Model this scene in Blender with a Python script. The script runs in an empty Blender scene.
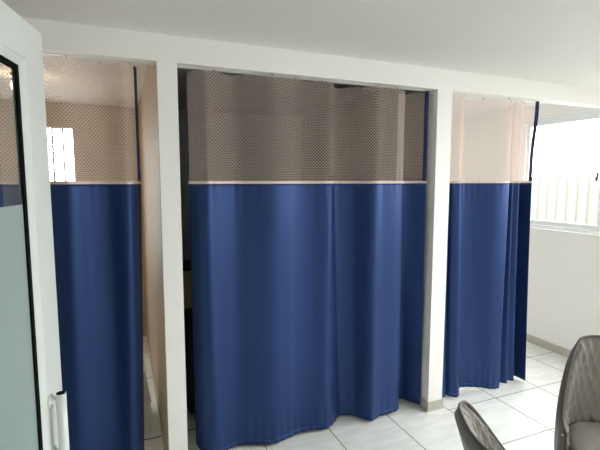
import bpy, bmesh, math, random
from math import sin, cos, pi, radians, sqrt
from mathutils import Vector, Matrix
random.seed(4)
S = bpy.context.scene
COL = S.collection

# ---------------------------------------------------------------- materials
def lin(c):
    c = c / 255.0
    return c / 12.92 if c <= 0.04045 else ((c + 0.055) / 1.055) ** 2.4
def rgb(r, g, b): return (lin(r), lin(g), lin(b), 1.0)

def new_mat(name):
    m = bpy.data.materials.new(name); m.use_nodes = True
    nt = m.node_tree; nt.nodes.clear()
    out = nt.nodes.new('ShaderNodeOutputMaterial')
    return m, nt, out
def nd(nt, typ, **kw):
    n = nt.nodes.new(typ)
    for k, v in kw.items():
        if k in n.inputs.keys(): n.inputs[k].default_value = v
        else: setattr(n, k, v)
    return n
def principled(name, col, rough=0.5, metal=0.0, spec=0.5, bump=None, vary=None, sheen=0.0, trans=0.0):
    """bump=(scale, strength, distance, stretch xyz)   vary=(scale, amount)"""
    m, nt, out = new_mat(name)
    p = nt.nodes.new('ShaderNodeBsdfPrincipled')
    p.inputs['Base Color'].default_value = col
    p.inputs['Roughness'].default_value = rough
    p.inputs['Metallic'].default_value = metal
    p.inputs['Specular IOR Level'].default_value = spec
    if sheen:
        p.inputs['Sheen Weight'].default_value = sheen
        p.inputs['Sheen Roughness'].default_value = 0.4
    tc = nt.nodes.new('ShaderNodeTexCoord')
    if bump:
        mp = nt.nodes.new('ShaderNodeMapping'); mp.inputs['Scale'].default_value = bump[3]
        nt.links.new(tc.outputs['Object'], mp.inputs['Vector'])
        n = nt.nodes.new('ShaderNodeTexNoise'); n.inputs['Scale'].default_value = bump[0]; n.inputs['Detail'].default_value = 4
        nt.links.new(mp.outputs['Vector'], n.inputs['Vector'])
        b = nt.nodes.new('ShaderNodeBump'); b.inputs['Strength'].default_value = bump[1]; b.inputs['Distance'].default_value = bump[2]
        nt.links.new(n.outputs['Fac'], b.inputs['Height']); nt.links.new(b.outputs['Normal'], p.inputs['Normal'])
    if vary:
        n2 = nt.nodes.new('ShaderNodeTexNoise'); n2.inputs['Scale'].default_value = vary[0]; n2.inputs['Detail'].default_value = 5
        nt.links.new(tc.outputs['Object'], n2.inputs['Vector'])
        mx = nt.nodes.new('ShaderNodeMix'); mx.data_type = 'RGBA'
        mx.inputs[6].default_value = col
        mx.inputs[7].default_value = tuple(c * (1 - vary[1]) for c in col[:3]) + (1,)
        nt.links.new(n2.outputs['Fac'], mx.inputs[0]); nt.links.new(mx.outputs[2], p.inputs['Base Color'])
    sh = p.outputs['BSDF']
    if trans:
        t = nt.nodes.new('ShaderNodeBsdfTranslucent'); t.inputs['Color'].default_value = col
        ms = nt.nodes.new('ShaderNodeMixShader'); ms.inputs[0].default_value = trans
        nt.links.new(sh, ms.inputs[1]); nt.links.new(t.outputs[0], ms.inputs[2]); sh = ms.outputs[0]
    nt.links.new(sh, out.inputs['Surface'])
    return m

WALL = principled('white_wall_paint', rgb(241, 239, 236), 0.55, bump=(90, 0.08, 0.002, (1, 1, 1)))
BEIGE = principled('beige_wall', rgb(188, 168, 144), 0.6, bump=(90, 0.08, 0.002, (1, 1, 1)))  # beige tone of the left booth walls and jamb
GREYD = principled('booth_shade_dark_grey', rgb(128, 129, 126), 0.6)  # dimness of the middle booth put into the divider colour
GREYW = principled('booth_shade_grey', rgb(146, 147, 143), 0.6, bump=(90, 0.08, 0.002, (1, 1, 1)))  # middle booth shade put into the back wall and ceiling colour
CEIL = principled('ceiling_paint', rgb(234, 233, 230), 0.6, bump=(60, 0.06, 0.002, (1, 1, 1)))
BASET = principled('grey_beige_tile', rgb(190, 187, 176), 0.3, vary=(14, 0.18))
UPVC = principled('white_plastic_profile', rgb(222, 226, 224), 0.28)
ALU = principled('white_aluminium', rgb(240, 243, 245), 0.35)
GASKET = principled('black_rubber', rgb(12, 14, 14), 0.9, spec=0.1)
CHROME = principled('dark_steel', rgb(70, 72, 74), 0.3, metal=0.9)
NAVY = principled('navy_satin_cloth', rgb(35, 61, 112), 0.5, metal=0.5, spec=0.5, bump=(260, 0.12, 0.001, (1, 1, 0.5)))
BIND = principled('dark_navy_binding', rgb(22, 38, 84), 0.6, sheen=0.2)
TAPE = principled('pale_pink_tape', rgb(226, 205, 198), 0.7)
VELVET = principled('grey_velvet', rgb(146, 140, 134), 0.62, spec=0.3, sheen=0.35, vary=(9, 0.15), bump=(300, 0.1, 0.001, (1, 1, 1)))
VELVETD = principled('grey_velvet_outer', rgb(122, 117, 112), 0.65, spec=0.3, sheen=0.25, vary=(9, 0.15))
PIPING = principled('dark_grey_piping', rgb(84, 80, 77), 0.6, sheen=0.2)
BLACKM = principled('black_metal', rgb(24, 24, 25), 0.4, metal=0.3)
BLACKC = principled('black_cloth', rgb(26, 26, 30), 0.8, bump=(60, 0.3, 0.004, (1, 1, 1)))
OLIVE = principled('olive_laminate', rgb(190, 180, 140), 0.5, vary=(3, 0.1))
GREYP = principled('pale_grey_plastic', rgb(226, 226, 214), 0.45)
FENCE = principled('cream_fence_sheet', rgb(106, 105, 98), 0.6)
GROUND = principled('pale_concrete', rgb(190, 186, 178), 0.8, vary=(2, 0.15))
TRACKM = principled('white_track_metal', rgb(225, 226, 224), 0.4)
HOOKM = principled('grey_hook_plastic', rgb(120, 116, 112), 0.5)

def glass_mat(name, tint, refl=1.0, base=0.04):
    m, nt, out = new_mat(name)
    tr = nd(nt, 'ShaderNodeBsdfTransparent', Color=tint)
    gl = nd(nt, 'ShaderNodeBsdfGlossy', Roughness=0.02)
    fr = nd(nt, 'ShaderNodeFresnel', IOR=1.45)
    mu = nd(nt, 'ShaderNodeMath', operation='MULTIPLY'); mu.inputs[1].default_value = refl
    ms = nt.nodes.new('ShaderNodeMixShader')
    ge = nt.nodes.new('ShaderNodeNewGeometry')           # reflect on the entry face only
    fs = nd(nt, 'ShaderNodeMath', operation='SUBTRACT'); fs.inputs[0].default_value = 1.0
    mf = nd(nt, 'ShaderNodeMath', operation='MULTIPLY')
    nt.links.new(ge.outputs['Backfacing'], fs.inputs[1])
    nt.links.new(fr.outputs[0], mu.inputs[0]); nt.links.new(mu.outputs[0], mf.inputs[0]); nt.links.new(fs.outputs[0], mf.inputs[1])
    nt.links.new(mf.outputs[0], ms.inputs[0])
    nt.links.new(tr.outputs[0], ms.inputs[1]); nt.links.new(gl.outputs[0], ms.inputs[2])
    nt.links.new(ms.outputs[0], out.inputs['Surface'])
    return m
GLASS = glass_mat('window_glass', (0.96, 0.98, 0.97, 1))
DGLASS = glass_mat('door_glass', (0.95, 0.97, 0.96, 1), 1.0)
def film_mat():
    m, nt, out = new_mat('frosted_film')
    p = nd(nt, 'ShaderNodeBsdfPrincipled', Roughness=0.16)
    p.inputs['Base Color'].default_value = rgb(196, 210, 208)
    t = nd(nt, 'ShaderNodeBsdfTranslucent'); t.inputs['Color'].default_value = rgb(205, 220, 218)
    ms = nt.nodes.new('ShaderNodeMixShader'); ms.inputs[0].default_value = 0.5
    nt.links.new(p.outputs[0], ms.inputs[1]); nt.links.new(t.outputs[0], ms.inputs[2])
    nt.links.new(ms.outputs[0], out.inputs['Surface'])
    return m
FILM = film_mat()

def glow_mat():
    m, nt, out = new_mat('added_lamp_glow')
    e = nd(nt, 'ShaderNodeEmission', Color=(1, .74, .5, 1), Strength=10.0)
    nt.links.new(e.outputs[0], out.inputs['Surface']); return m
GLOW = glow_mat()
def floor_mat():
    m, nt, out = new_mat('floor_tiles')
    L = nt.links
    p = nd(nt, 'ShaderNodeBsdfPrincipled')
    tc = nt.nodes.new('ShaderNodeTexCoord')
    mp = nt.nodes.new('ShaderNodeMapping')
    T = 0.44
    mp.inputs['Location'].default_value = (-1.62, -2.26, 0)
    L.new(tc.outputs['Object'], mp.inputs['Vector'])
    sp = nt.nodes.new('ShaderNodeSeparateXYZ'); L.new(mp.outputs[0], sp.inputs[0])
    def line(o):
        a = nd(nt, 'ShaderNodeMath', operation='DIVIDE'); a.inputs[1].default_value = T; L.new(o, a.inputs[0])
        b = nd(nt, 'ShaderNodeMath', operation='FRACT'); L.new(a.outputs[0], b.inputs[0])
        c = nd(nt, 'ShaderNodeMath', operation='SUBTRACT'); c.inputs[1].default_value = 0.5; L.new(b.outputs[0], c.inputs[0])
        d = nd(nt, 'ShaderNodeMath', operation='ABSOLUTE'); L.new(c.outputs[0], d.inputs[0])
        e = nd(nt, 'ShaderNodeMath', operation='GREATER_THAN'); e.inputs[1].default_value = 0.5 - 0.0026 / T; L.new(d.outputs[0], e.inputs[0])
        f = nd(nt, 'ShaderNodeMath', operation='FLOOR'); L.new(a.outputs[0], f.inputs[0])
        return e.outputs[0], f.outputs[0]
    gx, ix = line(sp.outputs[0]); gy1, iy = line(sp.outputs[1])
    # left of the second post the slabs are twice as long
    hy = nd(nt, 'ShaderNodeMath', operation='MULTIPLY_ADD'); hy.inputs[1].default_value = 0.5; hy.inputs[2].default_value = -0.22; L.new(sp.outputs[1], hy.inputs[0])
    gy2, iy2 = line(hy.outputs[0])
    lf = nd(nt, 'ShaderNodeMath', operation='LESS_THAN'); lf.inputs[1].default_value = T; L.new(sp.outputs[0], lf.inputs[0])
    mg = nt.nodes.new('ShaderNodeMix'); mg.data_type = 'FLOAT'
    L.new(lf.outputs[0], mg.inputs[0]); L.new(gy1, mg.inputs[2]); L.new(gy2, mg.inputs[3]); gy = mg.outputs[0]
    g = nd(nt, 'ShaderNodeMath', operation='MAXIMUM'); L.new(gx, g.inputs[0]); L.new(gy, g.inputs[1])
    # per-tile offset of the veining
    cb = nt.nodes.new('ShaderNodeCombineXYZ'); L.new(ix, cb.inputs[0]); L.new(iy, cb.inputs[1])
    wn = nt.nodes.new('ShaderNodeTexWhiteNoise'); L.new(cb.outputs[0], wn.inputs['Vector'])
    sc = nd(nt, 'ShaderNodeVectorMath', operation='SCALE'); sc.inputs['Scale'].default_value = 7.0; L.new(wn.outputs['Color'], sc.inputs[0])
    ad = nd(nt, 'ShaderNodeVectorMath', operation='ADD'); L.new(mp.outputs[0], ad.inputs[0]); L.new(sc.outputs[0], ad.inputs[1])
    m2 = nt.nodes.new('ShaderNodeMapping'); m2.inputs['Scale'].default_value = (2.2, 9, 1); m2.inputs['Rotation'].default_value = (0, 0, 0.12)
    L.new(ad.outputs[0], m2.inputs['Vector'])
    n = nt.nodes.new('ShaderNodeTexNoise'); n.inputs['Scale'].default_value = 2.2; n.inputs['Detail'].default_value = 7; n.inputs['Roughness'].default_value = 0.62
    L.new(m2.outputs[0], n.inputs['Vector'])
    r = nt.nodes.new('ShaderNodeValToRGB')
    r.color_ramp.elements[0].position = 0.36; r.color_ramp.elements[0].color = rgb(238, 237, 233)
    r.color_ramp.elements[1].position = 0.6; r.color_ramp.elements[1].color = rgb(252, 252, 250)
    L.new(n.outputs['Fac'], r.inputs[0])
    mx = nt.nodes.new('ShaderNodeMix'); mx.data_type = 'RGBA'
    L.new(g.outputs[0], mx.inputs[0]); L.new(r.outputs[0], mx.inputs[6]); mx.inputs[7].default_value = rgb(78, 76, 72)
    L.new(mx.outputs[2], p.inputs['Base Color'])
    ro = nd(nt, 'ShaderNodeMath', operation='MULTIPLY_ADD'); ro.inputs[1].default_value = 0.4; ro.inputs[2].default_value = 0.3
    L.new(g.outputs[0], ro.inputs[0]); L.new(ro.outputs[0], p.inputs['Roughness'])
    b = nd(nt, 'ShaderNodeBump', Strength=0.4, Distance=0.002, invert=True); L.new(g.outputs[0], b.inputs['Height'])
    L.new(b.outputs[0], p.inputs['Normal'])
    L.new(p.outputs[0], out.inputs['Surface'])
    return m
FLOOR = floor_mat()

def mesh_mat(p_w=0.0178, thr=0.395):
    """honeycomb knitted netting: real holes in UV metres"""
    m, nt, out = new_mat('pink_honeycomb_netting')
    L = nt.links
    uv = nt.nodes.new('ShaderNodeUVMap'); uv.uv_map = 'UVMap'
    sc = nd(nt, 'ShaderNodeVectorMath', operation='MULTIPLY'); sc.inputs[1].default_value = (1 / p_w, 1.62 / p_w, 0)
    L.new(uv.outputs[0], sc.inputs[0])
    R = (1.0, 1.7320508, 1.0)
    def cell(off):
        a = nd(nt, 'ShaderNodeVectorMath', operation='ADD'); a.inputs[1].default_value = off; L.new(sc.outputs[0], a.inputs[0])
        b = nd(nt, 'ShaderNodeVectorMath', operation='MODULO'); b.inputs[1].default_value = R; L.new(a.outputs[0], b.inputs[0])
        c = nd(nt, 'ShaderNodeVectorMath', operation='SUBTRACT'); c.inputs[1].default_value = (0.5, 0.8660254, 0); L.new(b.outputs[0], c.inputs[0])
        s = nd(nt, 'ShaderNodeVectorMath', operation='ABSOLUTE'); L.new(c.outputs[0], s.inputs[0])
        d = nd(nt, 'ShaderNodeVectorMath', operation='DOT_PRODUCT'); d.inputs[1].default_value = (0.5, 0.8660254, 0); L.new(s.outputs[0], d.inputs[0])
        x = nt.nodes.new('ShaderNodeSeparateXYZ'); L.new(s.outputs[0], x.inputs[0])
        mxx = nd(nt, 'ShaderNodeMath', operation='MAXIMUM'); L.new(d.outputs['Value'], mxx.inputs[0]); L.new(x.outputs[0], mxx.inputs[1])
        return mxx.outputs[0]
    d1 = cell((200, 173.20508 * 2, 0)); d2 = cell((200.5, 173.20508 * 2 + 0.8660254, 0))
    mn = nd(nt, 'ShaderNodeMath', operation='MINIMUM'); L.new(d1, mn.inputs[0]); L.new(d2, mn.inputs[1])
    g = nd(nt, 'ShaderNodeMath', operation='GREATER_THAN'); g.inputs[1].default_value = thr; L.new(mn.outputs[0], g.inputs[0])
    tr = nt.nodes.new('ShaderNodeBsdfTransparent')
    df = nd(nt, 'ShaderNodeBsdfDiffuse', Color=rgb(240, 222, 213))
    tl = nd(nt, 'ShaderNodeBsdfTranslucent', Color=rgb(240, 216, 208))
    m1 = nd(nt, 'ShaderNodeMixShader'); m1.inputs[0].default_value = 0.45
    L.new(df.outputs[0], m1.inputs[1]); L.new(tl.outputs[0], m1.inputs[2])
    m2 = nt.nodes.new('ShaderNodeMixShader')
    L.new(g.outputs[0], m2.inputs[0]); L.new(tr.outputs[0], m2.inputs[1]); L.new(m1.outputs[0], m2.inputs[2])
    L.new(m2.outputs[0], out.inputs['Surface'])
    return m
NET = mesh_mat()

# ---------------------------------------------------------------- builders
def obj(name, bm, mat, parent=None, smooth=False, angle=None):
    me = bpy.data.meshes.new(name)
    bm.normal_update()
    bm.to_mesh(me); bm.free()
    me.materials.append(mat)
    if smooth:
        for p in me.polygons: p.use_smooth = True
    o = bpy.data.objects.new(name, me); COL.objects.link(o)
    if parent: o.parent = parent
    return o
def thing(name, label, cat, loc=(0, 0, 0), rz=0, group=None):
    o = bpy.data.objects.new(name, None); COL.objects.link(o)
    o.empty_display_size = 0.1
    o.location = loc; o.rotation_euler = (0, 0, rz)
    o['label'] = label; o['category'] = cat
    if group: o['group'] = group
    return o
def struct(o, label=None, cat=None):
    o['kind'] = 'structure'
    if label: o['label'] = label
    if cat: o['category'] = cat
    return o
def box(bm, x0, x1, y0, y1, z0, z1, bev=0.0, seg=2):
    t = bmesh.new()
    v = [t.verts.new((x, y, z)) for x in (x0, x1) for y in (y0, y1) for z in (z0, z1)]
    for f in ((0, 1, 3, 2), (4, 6, 7, 5), (0, 4, 5, 1), (2, 3, 7, 6), (0, 2, 6, 4), (1, 5, 7, 3)):
        t.faces.new([v[i] for i in f])
    bmesh.ops.recalc_face_normals(t, faces=t.faces)
    if bev: bmesh.ops.bevel(t, geom=list(t.edges), offset=bev, segments=seg, affect='EDGES', profile=0.5)
    me = bpy.data.meshes.new('t'); t.to_mesh(me); t.free(); bm.from_mesh(me); bpy.data.meshes.remove(me)
def tube(bm, pts, rad, n=10, cap=True):
    """rad: number or list"""
    pts = [Vector(p) for p in pts]
    rs = rad if isinstance(rad, (list, tuple)) else [rad] * len(pts)
    rings = []; up = None
    for i, p in enumerate(pts):
        d = (pts[min(i + 1, len(pts) - 1)] - pts[max(i - 1, 0)]).normalized()
        if up is None:
            up = Vector((0, 0, 1)) if abs(d.z) < 0.9 else Vector((1, 0, 0))
        a = d.cross(up).normalized(); up = a.cross(d).normalized()
        rings.append([bm.verts.new(p + (a * cos(2 * pi * k / n) + up * sin(2 * pi * k / n)) * rs[i]) for k in range(n)])
    for r0, r1 in zip(rings, rings[1:]):
        for k in range(n):
            bm.faces.new((r0[k], r0[(k + 1) % n], r1[(k + 1) % n], r1[k]))
    if cap:
        bm.faces.new(rings[0][::-1]); bm.faces.new(rings[-1])
    bmesh.ops.recalc_face_normals(bm, faces=bm.faces)
def grid_faces(bm, rows, closed=False):
    for a, b in zip(rows, rows[1:]):
        n = len(a)
        for k in range(n if closed else n - 1):
            bm.faces.new((a[k], a[(k + 1) % n], b[(k + 1) % n], b[k]))
def sm(t): t = max(0, min(1, t)); return t * t * (3 - 2 * t)

# ---------------------------------------------------------------- setting
ZC = 2.32          # ceiling
ZH = 2.19          # header underside
YF, YFB = 2.297, 2.395
XR = 3.70
YB = 4.60
XL = -1.30

def sbox(name, mat, *boxes):
    bm = bmesh.new()
    for b in boxes: box(bm, *b)
    return struct(obj(name, bm, mat))

fl = sbox('floor', FLOOR, (XL - .12, XR + .12, -3.12, YB + .12, -0.1, 0))
sbox('ceiling', CEIL, (XL - .12, XR + .12, -3.12, YB + .12, ZC, ZC + .12))
sbox('wall_front', WALL, (XL, XR, YF, YFB, ZH, ZC), (.18, .278, YF, YFB, 0, ZH), (1.91, 2.03, YF, YFB, 0, ZH))
sbox('wall_divider_left', WALL, (.18, .278, YFB, YB, 0, ZC))
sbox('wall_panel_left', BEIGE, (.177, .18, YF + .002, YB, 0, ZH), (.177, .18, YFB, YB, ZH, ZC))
sbox('wall_divider_right', WALL, (1.91, 2.03, YFB, YB, 0, ZC))
# back wall of the booths with the small window of the left booth
W2 = (-.86, -.405, .85, 2.10)
sbox('wall_back_right', WALL, (2.03, XR + .12, YB, YB + .12, 0, ZC))
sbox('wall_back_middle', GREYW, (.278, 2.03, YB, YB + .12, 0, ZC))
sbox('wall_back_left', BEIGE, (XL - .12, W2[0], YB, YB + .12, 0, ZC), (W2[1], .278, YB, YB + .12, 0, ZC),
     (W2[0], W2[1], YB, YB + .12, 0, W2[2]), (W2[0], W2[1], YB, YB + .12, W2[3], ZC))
sbox('shade_panel_middle', GREYD, (1.907, 1.91, YFB, YB, 0, ZC - .004))  # thin dark sheet over the white divider, stands for shade
sbox('shade_panel_ceiling', GREYW, (.278, 1.907, YFB, YB, ZC - .004, ZC))  # thin grey sheet under the ceiling, darkens the middle booth
# window wall on the right
WY0, WY1, WZ0, WZ1 = -2.2, 3.17, 1.15, 2.20
sbox('wall_right', WALL, (XR, XR + .12, -3.12, YB, 0, WZ0), (XR, XR + .12, -3.12, YB, WZ1, ZC),
     (XR, XR + .12, WY1, YB, WZ0, WZ1), (XR, XR + .12, -3.12, WY0, WZ0, WZ1))
sbox('wall_rear', WALL, (XL - .12, XR + .12, -3.12, -3.0, 0, ZC))
# left side: a doorway the photographer stands beside, then a step out to the left
DY0, DY1 = -.08, .85
sbox('wall_left', WALL, (-.59, -.47, -3.0, DY0, 0, ZC), (-.59, -.47, DY0, DY1, 2.14, ZC), (XL, -.47, DY1 + .001, DY1 + .10, 0, ZC),
     (XL - .12, XL, -3.0, YB, 0, ZC))
# baseboards
BH, BT = .07, .008
sbox('baseboard_post', BASET, (1.91 - BT, 2.03 + BT, YF - BT, YF, 0, BH), (1.91 - BT, 1.91, YF, YFB, 0, BH), (2.03, 2.03 + BT, YF, YFB, 0, BH))
sbox('baseboard_corner', BASET, (.18 - BT, .278 + BT, YF - BT, YF, 0, BH), (.177 - BT, .177, YF, YB, 0, BH), (.278, .278 + BT, YF, YB, 0, BH))
sbox('baseboard_right', BASET, (XR - BT, XR, -3.0, YB, 0, BH + .005))
sbox('baseboard_divider', BASET, (1.91 - BT, 1.91, YFB, YB, 0, BH), (2.03, 2.03 + BT, YFB, YB, 0, BH))

# ---- window_1: long sliding window in the right wall
def window_right():
    w = bpy.data.objects.new('window_1', None); COL.objects.link(w); w.location = (XR, WY1, WZ0)
    struct(w, 'white framed sliding window in the right wall', 'window')
    def part(name, mat, boxes, par=w):
        bm = bmesh.new()
        for b in boxes: box(bm, *b, bev=.002, seg=1)
        for v in bm.verts: v.co -= Vector((XR, WY1, WZ0))
        return obj(name, bm, mat, par)
    x0, x1 = XR + .01, XR + .09
    part('window_frame', ALU, [(x0, x1, WY0, WY1, WZ0, WZ0 + .03), (x0 + .02, x1, WY0, WY1, WZ0 + .03, WZ0 + .045),
                               (x0, x1, WY0, WY1, WZ1 - .025, WZ1), (x0 + .015, x1, WY0, WY1, WZ1 - .045, WZ1 - .025),
                               (x0, x1, WY1 - .03, WY1, WZ0 + .045, WZ1 - .045), (x0, x1, WY0, WY0 + .03, WZ0 + .045, WZ1 - .045)])
    part('window_sill', WALL, [(XR - .018, XR + .008, WY0 - .02, WY1 + .02, WZ0 - .022, WZ0 - .002)])
    ys = [WY1 - .03, 2.386, 1.62, .88, .14, -.60, -1.34, WY0 + .03]
    zb, zt = WZ0 + .045, WZ1 - .045
    for i, (a, b) in enumerate(zip(ys, ys[1:])):
        xx = x0 + (.018 if i % 2 == 0 else .045)
        y1 = a + (.0 if i == 0 else .028); y0 = b - (.028 if i < len(ys) - 2 else 0)
        s = .05
        f = part('sash', ALU, [(xx, xx + .025, y0, y1, zb, zb + .028), (xx, xx + .025, y0, y1, zt - .03, zt),
                               (xx, xx + .025, y0, y0 + s, zb + .028, zt - .03), (xx, xx + .025, y1 - s if i else y1 - .03, y1, zb + .028, zt - .03)])
        part('pane', GLASS, [(xx + .01, xx + .014, y0 + s - .005, y1 - .025, zb + .024, zt - .026)], w)
        if i == 0:
            bm = bmesh.new()
            cy = y0 + .022
            box(bm, xx - .012, xx, cy - .014, cy + .014, 1.59, 1.72, bev=.003)
            tube(bm, [(xx - .012, cy, 1.67), (xx - .032, cy + .004, 1.675), (xx - .034, cy + .03, 1.668), (xx - .034, cy + .036, 1.60)], .008, 8)
            for v in bm.verts: v.co -= Vector((XR, WY1, WZ0))
            obj('latch', bm, CHROME, w, True)
    return w
window_right()

# ---- window_2: small window in the back wall of the left booth
def window_small():
    x0, x1, z0, z1 = W2
    w = bpy.data.objects.new('window_2', None); COL.objects.link(w); w.location = (x0, YB, z0)
    struct(w, 'small bright window behind the left curtain netting', 'window')
    o = Vector((x0, YB, z0))
    def part(name, mat, boxes):
        bm = bmesh.new()
        for b in boxes: box(bm, *b)
        for v in bm.verts: v.co -= o
        return obj(name, bm, mat, w)
    y0, y1 = YB + .02, YB + .07
    part('window_frame', ALU, [(x0, x1, y0, y1, z0, z0 + .03), (x0, x1, y0, y1, z1 - .012, z1), (x0, x0 + .03, y0, y1, z0 + .03, z1 - .012), (x1 - .008, x1, y0, y1, z0 + .03, z1 - .012)])
    for xm in (-.70, -.585, -.497):
        part('mullion', BLACKM, [(xm - .006, xm + .006, y0 + .012, y1 - .012, z0 + .03, z1 - .012)])
    part('pane', GLASS, [(x0 + .025, x1 - .004, y0 + .022, y0 + .026, z0 + .025, z1 - .008)])
window_small()

# ---- door_1: open glass door on the left
def door():
    A = radians(11.3)
    edge = Vector((-.232, 1.76, 0)) + Vector((sin(A), cos(A), 0)) * -.012
    Wd, Tk = .92, .042
    d = bpy.data.objects.new('door_1', None); COL.objects.link(d)
    d.location = edge; d.rotation_euler = (0, 0, -A)      # local +Y runs towards the free edge, +X is the visible face
    struct(d, 'white framed glass door standing open at left', 'door')
    zb, zt = .012, 2.10
    st = .148                                              # stile with its bead
    def part(name, mat, boxes, bev=.003):
        bm = bmesh.new()
        for b in boxes: box(bm, *b, bev=bev, seg=2)
        return obj(name, bm, mat, d)
    f = st - .006
    part('door_frame', UPVC, [(-Tk, 0, -f, 0, zb, zt), (-Tk, 0, -Wd, -Wd + f, zb, zt),
                              (-Tk, 0, -Wd + f, -f, zt - .122, zt), (-Tk, 0, -Wd + f, -f, zb, zb + f)])
    # sloping glazing bead: a frame of slanted bars, both faces
    i0 = f; zi1 = zt - .122; zi0 = zb + f
    for side in (0, 1):
        bm = bmesh.new()
        xo, xi = (-.003, -.010) if side == 0 else (-Tk + .003, -Tk + .010)
        ro = [(-i0, zi1), (-Wd + i0, zi1), (-Wd + i0, zi0), (-i0, zi0)]
        wi = .030
        ri = [(-i0 - wi, zi1 - wi * .85), (-Wd + i0 + wi, zi1 - wi * .85), (-Wd + i0 + wi, zi0 + wi), (-i0 - wi, zi0 + wi)]
        bo = [bm.verts.new((xo, y, z)) for y, z in ro]; bi = [bm.verts.new((xi, y, z)) for y, z in ri]
        gi = [bm.verts.new((-Tk / 2 + (.008 if side == 0 else -.008), y, z)) for y, z in ri]
        go = [bm.verts.new((-Tk / 2 + (.008 if side == 0 else -.008), y, z)) for y, z in ro]
        for k in range(4):
            j = (k + 1) % 4
            bm.faces.new((bo[k], bo[j], bi[j], bi[k])); bm.faces.new((bi[k], bi[j], gi[j], gi[k]))
            bm.faces.new((gi[k], gi[j], go[j], go[k])); bm.faces.new((go[k], go[j], bo[j], bo[k]))
        bmesh.ops.recalc_face_normals(bm, faces=bm.faces)
        obj('glazing_bead', bm, UPVC, d)
    g = i0 + .030; zg1 = zi1 - .0255; zg0 = zi0 + .030
    gw = .020
    gx = -Tk / 2
    part('gasket', GASKET, [(gx + .0045, gx + .0095, -g - gw, -g + .002, zg0, zg1), (gx + .0045, gx + .0095, -Wd + g, -Wd + g + gw, zg0, zg1),
                            (gx + .0045, gx + .0095, -Wd + g + gw, -g - gw, zg1 - gw, zg1), (gx + .0045, gx + .0095, -Wd + g + gw, -g - gw, zg0, zg0 + gw)], 0)
    part('glass_pane', DGLASS, [(gx - .003, gx + .003, -Wd + i0 + .002, -i0 - .002, zi0 + .002, zi1 - .002)], 0)
    fm = part('frosted_film', FILM, [(gx + .0032, gx + .004, -Wd + g + gw, -g - gw, zg0 + gw, 1.527)], 0)
    # pull handle
    bm = bmesh.new()
    hy = -.122; hx = .036
    tube(bm, [(hx, hy + .0, .873), (hx, hy, .66), (hx, hy, .57)], .0165, 16, cap=True)
    h = obj('pull_handle', bm, UPVC, d, False)
    for p in h.data.polygons: p.use_smooth = len(p.vertices) == 4
    bm = bmesh.new(); tube(bm, [(hx, hy, .8732), (hx, hy, .875)], .0145, 16); obj('end_cap', bm, GASKET, h)
    for z in (.848, .660):
        bm = bmesh.new()
        tube(bm, [(0.0, hy, z), (.006, hy, z), (.0065, hy, z), (hx - .008, hy, z)], [.021, .021, .0135, .0135], 16)
        m = obj('handle_mount', bm, UPVC, h)
        for p in m.data.polygons: p.use_smooth = len(p.vertices) == 4
    # hinges at the hidden edge
    for z in (.3, 1.1, 1.85):
        bm = bmesh.new(); tube(bm, [(.006, -Wd - .004, z - .05), (.006, -Wd - .004, z + .05)], .009, 10); obj('hinge', bm, UPVC, d, True)
door()

# ---------------------------------------------------------------- curtains
def catmull(P, n):
    out = []
    Q = [P[0]] + P + [P[-1]]
    for i in range(1, len(Q) - 2):
        p0, p1, p2, p3 = Q[i - 1], Q[i], Q[i + 1], Q[i + 2]
        for k in range(n):
            t = k / n
            out.append(tuple(0.5 * (2 * b + (c - a) * t + (2 * a - 5 * b + 4 * c - d) * t * t + (3 * b - a - 3 * c + d) * t ** 3) for a, b, c, d in zip(p0, p1, p2, p3)))
    out.append(tuple(P[-1]))
    return out
def resample(P, n):
    L = [0]
    for a, b in zip(P, P[1:]):
        L.append(L[-1] + 0.5 * (math.hypot(b[0] - a[0], b[1] - a[1]) + math.hypot(b[2] - a[2], b[3] - a[3])))
    out = []; j = 0
    for i in range(n + 1):
        s = L[-1] * i / n
        while j < len(L) - 2 and L[j + 1] < s: j += 1
        t = (s - L[j]) / max(1e-9, L[j + 1] - L[j])
        out.append(tuple(a + (b - a) * t for a, b in zip(P[j], P[j + 1])))
    return out, L[-1]

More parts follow.
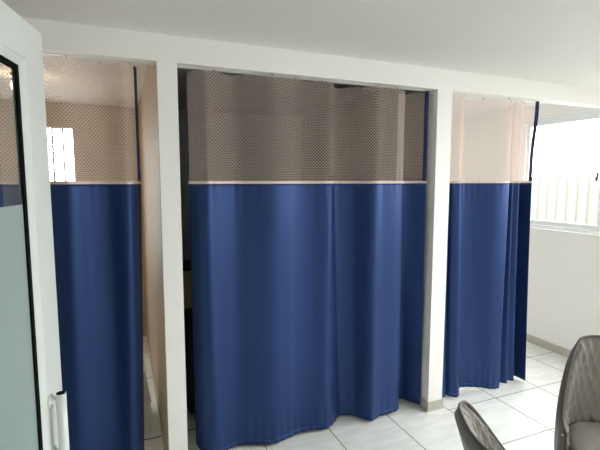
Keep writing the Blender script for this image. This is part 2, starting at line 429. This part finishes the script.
def curtain(label, ctrl, ncol, seed, hooks, flare=None, ztop=2.1845, zseam=1.588, zhem=.022, lbind=True, rbind=True):
    """ctrl: list of (x_top, y_top, x_bottom, y_bottom)"""
    rnd = random.Random(seed)
    ctrl = [(a * .983, 2.362 + max(-.055, min(.08, (d - 2.385) * 1.25)), c, d) for a, b, c, d in ctrl]
    P, Lm = resample(catmull(ctrl, 14), ncol)
    x0 = P[0][0]
    t = thing('privacy_curtain', label, 'curtain', (P[ncol // 2][2], 2.38, 0), group='navy curtains with netting tops hung across the booth openings')
    org = Vector(t.location)
    ph = [rnd.uniform(0, 6.28) for _ in range(8)]
    def pos(u, z, off=0.0):
        i = min(int(u * ncol), ncol - 1); f = u * ncol - i
        a = [p + (q - p) * f for p, q in zip(P[i], P[i + 1])]
        h = max(0, min(1, (zseam - z) / (zseam - zhem)))
        w = h ** 1.15
        x = a[0] + (a[2] - a[0]) * w; y = a[1] + (a[3] - a[1]) * w
        s = u * Lm
        # puckers just under the seam and soft wrinkles
        pk = math.exp(-max(0, zseam - z) / .09) if z <= zseam else math.exp(-(z - zseam) / .03)
        y += pk * .0022 * (sin(s * 150 + ph[0]) + .7 * sin(s * 97 + ph[1])) * (0.5 + 0.5 * sin(s * 9 + ph[4]))
        y += .002 * sin(s * 21 + ph[2] + z * 1.3) * sin(z * 2.1 + ph[3])
        if h > .85: y += .0022 * sin(s * 120 + ph[5]) * (h - .85) / .15
        if flare and z > zseam: x, y = flare(u, z, x, y)
        if off:
            b = [q - p for p, q in zip(P[max(0, i - 1)], P[min(ncol, i + 2)])]
            tx = b[0] + (b[2] - b[0]) * w; ty = b[1] + (b[3] - b[1]) * w
            n = math.hypot(tx, ty) or 1
            x += ty / n * off; y -= tx / n * off
        return Vector((x, y, z)) - org
    def sheet(name, mat, u0, u1, zs, thick, sag=None, off=0.0, parent=t, n=None):
        n = n or max(2, int((u1 - u0) * ncol))
        bm = bmesh.new(); uvl = bm.loops.layers.uv.new('UVMap')
        rows = []; meta = {}
        for z in zs:
            r = []
            for k in range(n + 1):
                u = u0 + (u1 - u0) * k / n
                zz = z - (sag(u, z) if sag else 0)
                v = bm.verts.new(pos(u, zz, off)); meta[v] = (u * Lm, zz); r.append(v)
            rows.append(r)
        grid_faces(bm, rows)
        for f in bm.faces:
            for l in f.loops: l[uvl].uv = meta[l.vert]
        o = obj(name, bm, mat, parent, True)
        if thick:
            md = o.modifiers.new('thickness', 'SOLIDIFY'); md.thickness = thick; md.offset = 0
        return o
    def lerp(a, b, n): return [a + (b - a) * k / n for k in range(n + 1)]
    # hook positions along u -> scalloped top of the netting
    us = [(k + .5) / hooks for k in range(hooks)]
    def sag(u, z):
        f = max(0, (z - (ztop - .12)) / .12)
        return .013 * f * f * abs(cos(pi * (u * hooks))) ** .8
    e = .022 / Lm
    sheet('netting', NET, e * .5 if lbind else 0, 1 - (e * .5 if rbind else 0), lerp(ztop, zseam + .004, 26), 0, sag)
    sheet('drape', NAVY, 0, 1, [zseam - (zseam - zhem) * (k / 70) for k in range(71)], .0016)
    sheet('seam_tape', TAPE, 0, 1, [zseam + .012, zseam + .004, zseam - .004], .004, None, .002)
    sheet('hem', NAVY, 0, 1, [zhem + .028, zhem + .014, zhem - .002], .0028)
    if lbind: sheet('edge_binding', BIND, 0, e, lerp(ztop, zseam + .012, 16), .003, n=3)
    if rbind: sheet('edge_binding', BIND, 1 - e, 1, lerp(ztop, zseam + .012, 16), .003, n=3)
    for u in us:
        p = pos(u, ztop)
        bm = bmesh.new()
        tube(bm, [p + Vector((0, 0, -.012)), p + Vector((0, .006, -.004)), p + Vector((0, .003, .0015))], .0022, 6)
        obj('hook', bm, HOOKM, t, True)
    return t

C1 = [(-1.16, 2.42, -1.16, 2.43), (-1.0, 2.39, -1.0, 2.35), (-.85, 2.42, -.84, 2.44), (-.68, 2.39, -.68, 2.36), (-.52, 2.42, -.53, 2.43),
      (-.36, 2.405, -.37, 2.40), (-.24, 2.395, -.26, 2.355), (-.15, 2.41, -.16, 2.40), (-.06, 2.405, -.07, 2.41), (.02, 2.395, -.01, 2.36),
      (.06, 2.402, .03, 2.385), (.078, 2.415, .05, 2.43), (.092, 2.43, .055, 2.45)]
C2 = [(.345, 2.465, .355, 2.51), (.357, 2.425, .365, 2.44), (.385, 2.395, .395, 2.375), (.42, 2.385, .44, 2.34), (.46, 2.395, .485, 2.352), (.53, 2.41, .525, 2.378), (.60, 2.415, .585, 2.395),
      (.68, 2.41, .66, 2.375), (.79, 2.39, .78, 2.330), (.88, 2.397, .879, 2.347), (.97, 2.412, .962, 2.372), (1.065, 2.406, 1.06, 2.372),
      (1.165, 2.388, 1.15, 2.348), (1.215, 2.405, 1.23, 2.395), (1.265, 2.422, 1.30, 2.455), (1.37, 2.41, 1.39, 2.425), (1.47, 2.385, 1.46, 2.322),
      (1.55, 2.40, 1.553, 2.350), (1.65, 2.394, 1.66, 2.352), (1.72, 2.388, 1.715, 2.372), (1.742, 2.405, 1.742, 2.42), (1.735, 2.435, 1.765, 2.495),
      (1.78, 2.442, 1.82, 2.495), (1.84, 2.425, 1.86, 2.425), (1.905, 2.405, 1.899, 2.365)]
C3 = [(2.062, 2.425, 2.06, 2.41), (2.085, 2.405, 2.09, 2.38), (2.115, 2.405, 2.135, 2.385), (2.135, 2.42, 2.155, 2.405), (2.145, 2.402, 2.18, 2.37), (2.185, 2.39, 2.225, 2.350),
      (2.23, 2.408, 2.28, 2.405), (2.28, 2.425, 2.34, 2.455), (2.36, 2.41, 2.42, 2.435), (2.43, 2.395, 2.485, 2.402), (2.53, 2.39, 2.54, 2.352),
      (2.62, 2.385, 2.60, 2.332), (2.655, 2.405, 2.645, 2.37), (2.68, 2.415, 2.69, 2.405), (2.71, 2.388, 2.725, 2.372), (2.745, 2.41, 2.77, 2.412),
      (2.79, 2.388, 2.815, 2.384), (2.815, 2.415, 2.85, 2.43), (2.845, 2.425, 2.895, 2.445), (2.868, 2.395, 2.905, 2.35)]
def flare3(u, z, x, y):
    k = sm((z - 1.75) / .4) * sm((u - .93) / .07)
    return x + .045 * k, y + .01 * k
curtain('navy curtain with netting top in the left opening, beside the open glass door', C1, 150, 1, 9)
curtain('widest navy curtain with netting top, filling the middle opening between two white posts', C2, 300, 2, 12)
curtain('bright navy curtain with netting top in the right opening, next to the window', C3, 240, 3, 8, flare3)

def track(label, x0, x1):
    t = thing('curtain_track', label, 'curtain track', ((x0 + x1) / 2, 2.362, ZH), group='curtain tracks under the white beam')
    bm = bmesh.new()
    h = (x1 - x0) / 2
    box(bm, -h, h, -.009, .009, -.003, 0, bev=.001, seg=1)
    obj('rail', bm, TRACKM, t)
    for s in (-1, 1):
        bm = bmesh.new(); box(bm, s * h - .006, s * h + .006, -.011, .011, -.0035, -.0003, bev=.001, seg=1); obj('end_stop', bm, TRACKM, t)
track('thin white curtain rail above the left curtain netting', XL + .01, .165)
track('thin white curtain rail above the middle curtain netting', .295, 1.895)
track('thin white curtain rail above the right curtain netting', 2.045, 2.99)

# ---------------------------------------------------------------- chairs
def superell(a, b, th, e=0.62):
    c, s = cos(th), sin(th)
    return a * math.copysign(abs(s) ** e, s), b * math.copysign(abs(c) ** e, c)
def make_chair(label):
    t = thing('dining_chair', label, 'chair', group='grey quilted chairs')
    TM = radians(103); z0 = .40
    def rim(th):
        q = abs(th)
        return .845 - .012 * sm(q / radians(40)) ** 2 - .30 * sm((q - radians(33)) / radians(56))
    def sh(th, z, inset):
        k = (z - z0) / .445
        a = (.272 - inset) * (1 - .17 * max(0, k) ** 1.3 - .05 * (1 - k) ** 2 * (k < 1)); b = .245 - inset
        x, y = superell(a, b, th, .66)
        back = sm((cos(th) + .25) / 1.25)
        y = -y - (.105 * max(0, k) ** 1.1) * back + .025 * (1 - min(1, max(0, k)))
        return Vector((x, y, z))
    NU, NV = 132, 56
    # quilted inner face
    bm = bmesh.new(); rows = []
    for j in range(NV + 1):
        v = j / NV; r = []
        for i in range(NU + 1):
            th = -TM + 2 * TM * i / NU
            z = z0 + .02 + (rim(th) - z0 - .026) * v
            ins = .046 - .02 * sm((v - .9) / .1) - .022 * sm((abs(th) - (TM - .12)) / .12)
            s = th * .25
            p, q = s / .052 + z / .115, s / .052 - z / .115
            qd = (abs(sin(pi * p)) * abs(sin(pi * q))) ** .5
            ins += -.012 * qd + .005 * (1 - sm((v - .9) / .1))
            r.append(bm.verts.new(sh(th, z, ins)))
        rows.append(r)
    grid_faces(bm, rows)
    bmesh.ops.recalc_face_normals(bm, faces=bm.faces)
    obj('backrest', bm, VELVET, t, True)
    # smooth outer shell, wraps over the rim
    bm = bmesh.new(); rows = []
    NU2, NV2 = 80, 30
    for j in range(NV2 + 1):
        v = j / NV2; r = []
        for i in range(NU2 + 1):
            th = -TM + 2 * TM * i / NU2
            z = z0 - .03 + (rim(th) - z0 + .03) * v
            ins = .024 * sm((v - .93) / .07) + .024 * sm((abs(th) - (TM - .1)) / .1)
            r.append(bm.verts.new(sh(th, z, ins)))
        rows.append(r)
    # lip joining the two faces
    r = []
    for i in range(NU2 + 1):
        th = -TM + 2 * TM * i / NU2
        r.append(bm.verts.new(sh(th, rim(th) - .007, .027)))
    rows.append(r)
    grid_faces(bm, rows)
    bmesh.ops.recalc_face_normals(bm, faces=bm.faces)
    obj('back_shell', bm, VELVETD, t, True)
    # piping along the rim and down both front edges
    pts = []
    for k in range(7): pts.append(sh(-TM, z0 - .02 + (rim(TM) - z0 + .02) * k / 7, .024))
    for i in range(81):
        th = -TM + 2 * TM * i / 80; pts.append(sh(th, rim(th), .024))
    for k in range(7): pts.append(sh(TM, rim(TM) - (rim(TM) - z0 + .02) * (k + 1) / 7, .024))
    bm = bmesh.new(); tube(bm, pts, .006, 8); obj('piping', bm, PIPING, t, True)
    # seat cushion
    bm = bmesh.new(); rows = []; n = 48
    prof = [(0, .0), (.5, .0), (.88, .0), (.97, .012), (1.0, .035), (1.0, .06), (.97, .082), (.9, .095), (.7, .103), (.4, .107), (0.0, .108)]
    for s, z in prof:
        r = []
        for k in range(n):
            th = 2 * pi * k / n
            x, y = superell(.214, .225, th, .66)
            r.append(bm.verts.new((x * max(s, .002), y * max(s, .002) + .028, .385 + z)))
        rows.append(r)
    grid_faces(bm, rows, True)
    bm.faces.new(rows[0]); bm.faces.new(rows[-1])
    bmesh.ops.recalc_face_normals(bm, faces=bm.faces)
    obj('seat', bm, VELVET, t, True)
    bm = bmesh.new()
    box(bm, -.17, .17, -.17, .19, .36, .386, bev=.008); obj('seat_frame', bm, BLACKM, t)
    for sx in (-1, 1):
        for sy in (-1, 1):
            bm = bmesh.new()
            tube(bm, [(sx * .15, .01 + sy * .155, .37), (sx * .22, .01 + sy * .215, 0.0)], [.016, .009], 12)
            obj('leg', bm, BLACKM, t, True)
    return t
def copy_thing(root, label):
    c = root.copy(); COL.objects.link(c); c['label'] = label
    for ch in root.children:
        d = ch.copy(); COL.objects.link(d); d.parent = c
    return c
chA = make_chair('grey quilted velvet chair at right edge, facing forward with its seat showing')
chB = copy_thing(chA, 'grey quilted chair at bottom centre, seen edge-on with only its backrest showing')
def place(o, x, y, facing):      # facing: angle of the sitter's gaze measured from +X
    o.location = (x, y, 0); o.rotation_euler = (0, 0, radians(facing) - pi / 2)
place(chA, 1.93, 1.06, 222)
place(chB, 1.258, .838, -29)

# ---------------------------------------------------------------- things in the booths
st = thing('step_stool', 'low pale grey tapered stool behind the left curtain, glimpsed against the dividing wall', 'stool', (-.06, 2.93, 0))
def taper(bm, w0, w1, d0, d1, z0, z1, th, sy):
    for s in (sy,):
        t2 = bmesh.new(); box(t2, -1, 1, -th / 2, th / 2, 0, 1)
        bmesh.ops.bevel(t2, geom=[e for e in t2.edges if abs(e.verts[0].co.y - e.verts[1].co.y) > th * .5], offset=.12, segments=4, affect='EDGES')
        for v in t2.verts:
            k = v.co.z
            v.co = Vector((v.co.x * (w0 + (w1 - w0) * k) / 2, v.co.y + s * (d0 + (d1 - d0) * k) / 2, z0 + (z1 - z0) * k))
        me = bpy.data.meshes.new('t'); t2.to_mesh(me); t2.free(); bm.from_mesh(me); bpy.data.meshes.remove(me)
for sy in (-1, 1):
    bm = bmesh.new(); taper(bm, .40, .29, .30, .22, 0, .37, .014, sy)
    obj('side_panel', bm, GREYP, st)
bm = bmesh.new(); box(bm, -.155, .155, -.13, .13, .362, .39, bev=.01); obj('step_top', bm, GREYP, st)
bm = bmesh.new()
box(bm, .05, .09, -.06, .06, .39, .40, bev=.003); tube(bm, [(.085, 0, .40), (.105, 0, .50), (.112, 0, .68)], .012, 8)
hd = obj('carry_handle', bm, BLACKM, st)

bg = thing('bag', 'dark bag on the floor in the middle booth, in the gap beside the left post', 'bag', (.55, 2.98, 0))
bm = bmesh.new(); box(bm, -.20, .20, -.14, .14, 0, .70, bev=.06, seg=4); obj('body', bm, BLACKC, bg, True)
bm = bmesh.new(); box(bm, -.12, .12, -.165, -.138, .08, .34, bev=.012); obj('pocket', bm, BLACKC, bg)
bm = bmesh.new(); tube(bm, [(-.07, 0, .69), (-.05, 0, .76), (.05, 0, .76), (.07, 0, .69)], .01, 8); obj('handle', bm, BLACKC, bg, True)
cb = thing('cabinet', 'low olive cabinet at the back of the middle booth, behind the dark bag', 'cabinet', (.75, 4.38, 0))
bm = bmesh.new(); box(bm, -.44, .44, -.20, .20, .0, .74, bev=.003); obj('body', bm, OLIVE, cb)
bm = bmesh.new(); box(bm, -.45, .45, -.21, .21, .742, .772, bev=.004); obj('top', bm, BLACKM, cb)
for s in (-1, 1):
    bm = bmesh.new(); box(bm, .22 * s - .213, .22 * s + .213, -.218, -.2, .06, .72, bev=.002); dr = obj('door', bm, OLIVE, cb)
    bm = bmesh.new(); tube(bm, [(.03 * s, -.235, .40), (.03 * s, -.235, .52)], .005, 8); obj('handle', bm, CHROME, dr)

lp = thing('added_ceiling_lamp', 'small added warm ceiling lamp in the left booth, behind the left netting', 'lamp', (-.60, 3.5, ZC))  # added lamp, gives the left booth and its netting warm light
bm = bmesh.new(); tube(bm, [(0, 0, -.001), (0, 0, -.022)], [.075, .07], 24); obj('added_lamp_base', bm, UPVC, lp)
bm = bmesh.new(); bmesh.ops.create_uvsphere(bm, u_segments=24, v_segments=12, radius=.07)
for v in bm.verts: v.co = Vector((v.co.x, v.co.y, v.co.z * .8 - .078))
obj('added_lamp_globe', bm, GLOW, lp, True)

# ---------------------------------------------------------------- outside
sbox('ground', GROUND, (-14, 14, -14, 16, -.5, -.14))
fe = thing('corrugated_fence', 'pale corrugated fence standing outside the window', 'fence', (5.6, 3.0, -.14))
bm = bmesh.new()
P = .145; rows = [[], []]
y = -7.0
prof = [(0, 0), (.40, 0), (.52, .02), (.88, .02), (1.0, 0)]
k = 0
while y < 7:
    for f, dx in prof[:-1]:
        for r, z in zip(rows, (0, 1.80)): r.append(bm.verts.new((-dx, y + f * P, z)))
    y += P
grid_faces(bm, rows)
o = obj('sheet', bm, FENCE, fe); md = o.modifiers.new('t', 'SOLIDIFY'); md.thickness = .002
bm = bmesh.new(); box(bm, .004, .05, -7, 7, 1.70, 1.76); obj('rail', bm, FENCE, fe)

# ---------------------------------------------------------------- light
w = bpy.data.worlds.new('World'); S.world = w; w.use_nodes = True
nt = w.node_tree; nt.nodes.clear()
bgd = nt.nodes.new('ShaderNodeBackground'); wo = nt.nodes.new('ShaderNodeOutputWorld')
bgd.inputs['Color'].default_value = (0.985, 0.99, 1.0, 1); bgd.inputs['Strength'].default_value = 9.0
nt.links.new(bgd.outputs[0], wo.inputs[0])
def portal(name, loc, rot, sx, sy):
    l = bpy.data.lights.new(name, 'AREA'); l.shape = 'RECTANGLE'; l.size = sx; l.size_y = sy
    l.cycles.is_portal = True
    o = bpy.data.objects.new(name, l); COL.objects.link(o); o.location = loc; o.rotation_euler = rot
portal('window_portal', (XR + .11, (WY0 + WY1) / 2, (WZ0 + WZ1) / 2), (0, radians(90), 0), WZ1 - WZ0, WY1 - WY0)
portal('window_portal', ((W2[0] + W2[1]) / 2, YB + .11, (W2[2] + W2[3]) / 2), (radians(-90), 0, 0), W2[1] - W2[0], W2[3] - W2[2])


# ---------------------------------------------------------------- camera
cam = bpy.data.cameras.new('camera'); co = bpy.data.objects.new('camera', cam); COL.objects.link(co)
cam.sensor_fit = 'HORIZONTAL'; cam.sensor_width = 36; cam.lens = 430 / 600 * 36; cam.clip_start = .05
co.location = (0, 0, 1.6)
co.rotation_euler = (radians(90 - 5.842), 0, radians(-22.382))
S.camera = co
S.view_settings.view_transform = 'Standard'; S.view_settings.look = 'None'
S.view_settings.exposure = 0.64; S.view_settings.gamma = 1; S.view_settings.use_curve_mapping = False
S.cycles.max_bounces = 14; S.cycles.diffuse_bounces = 8; S.cycles.transparent_max_bounces = 24
S.cycles.caustics_reflective = False; S.cycles.caustics_refractive = False
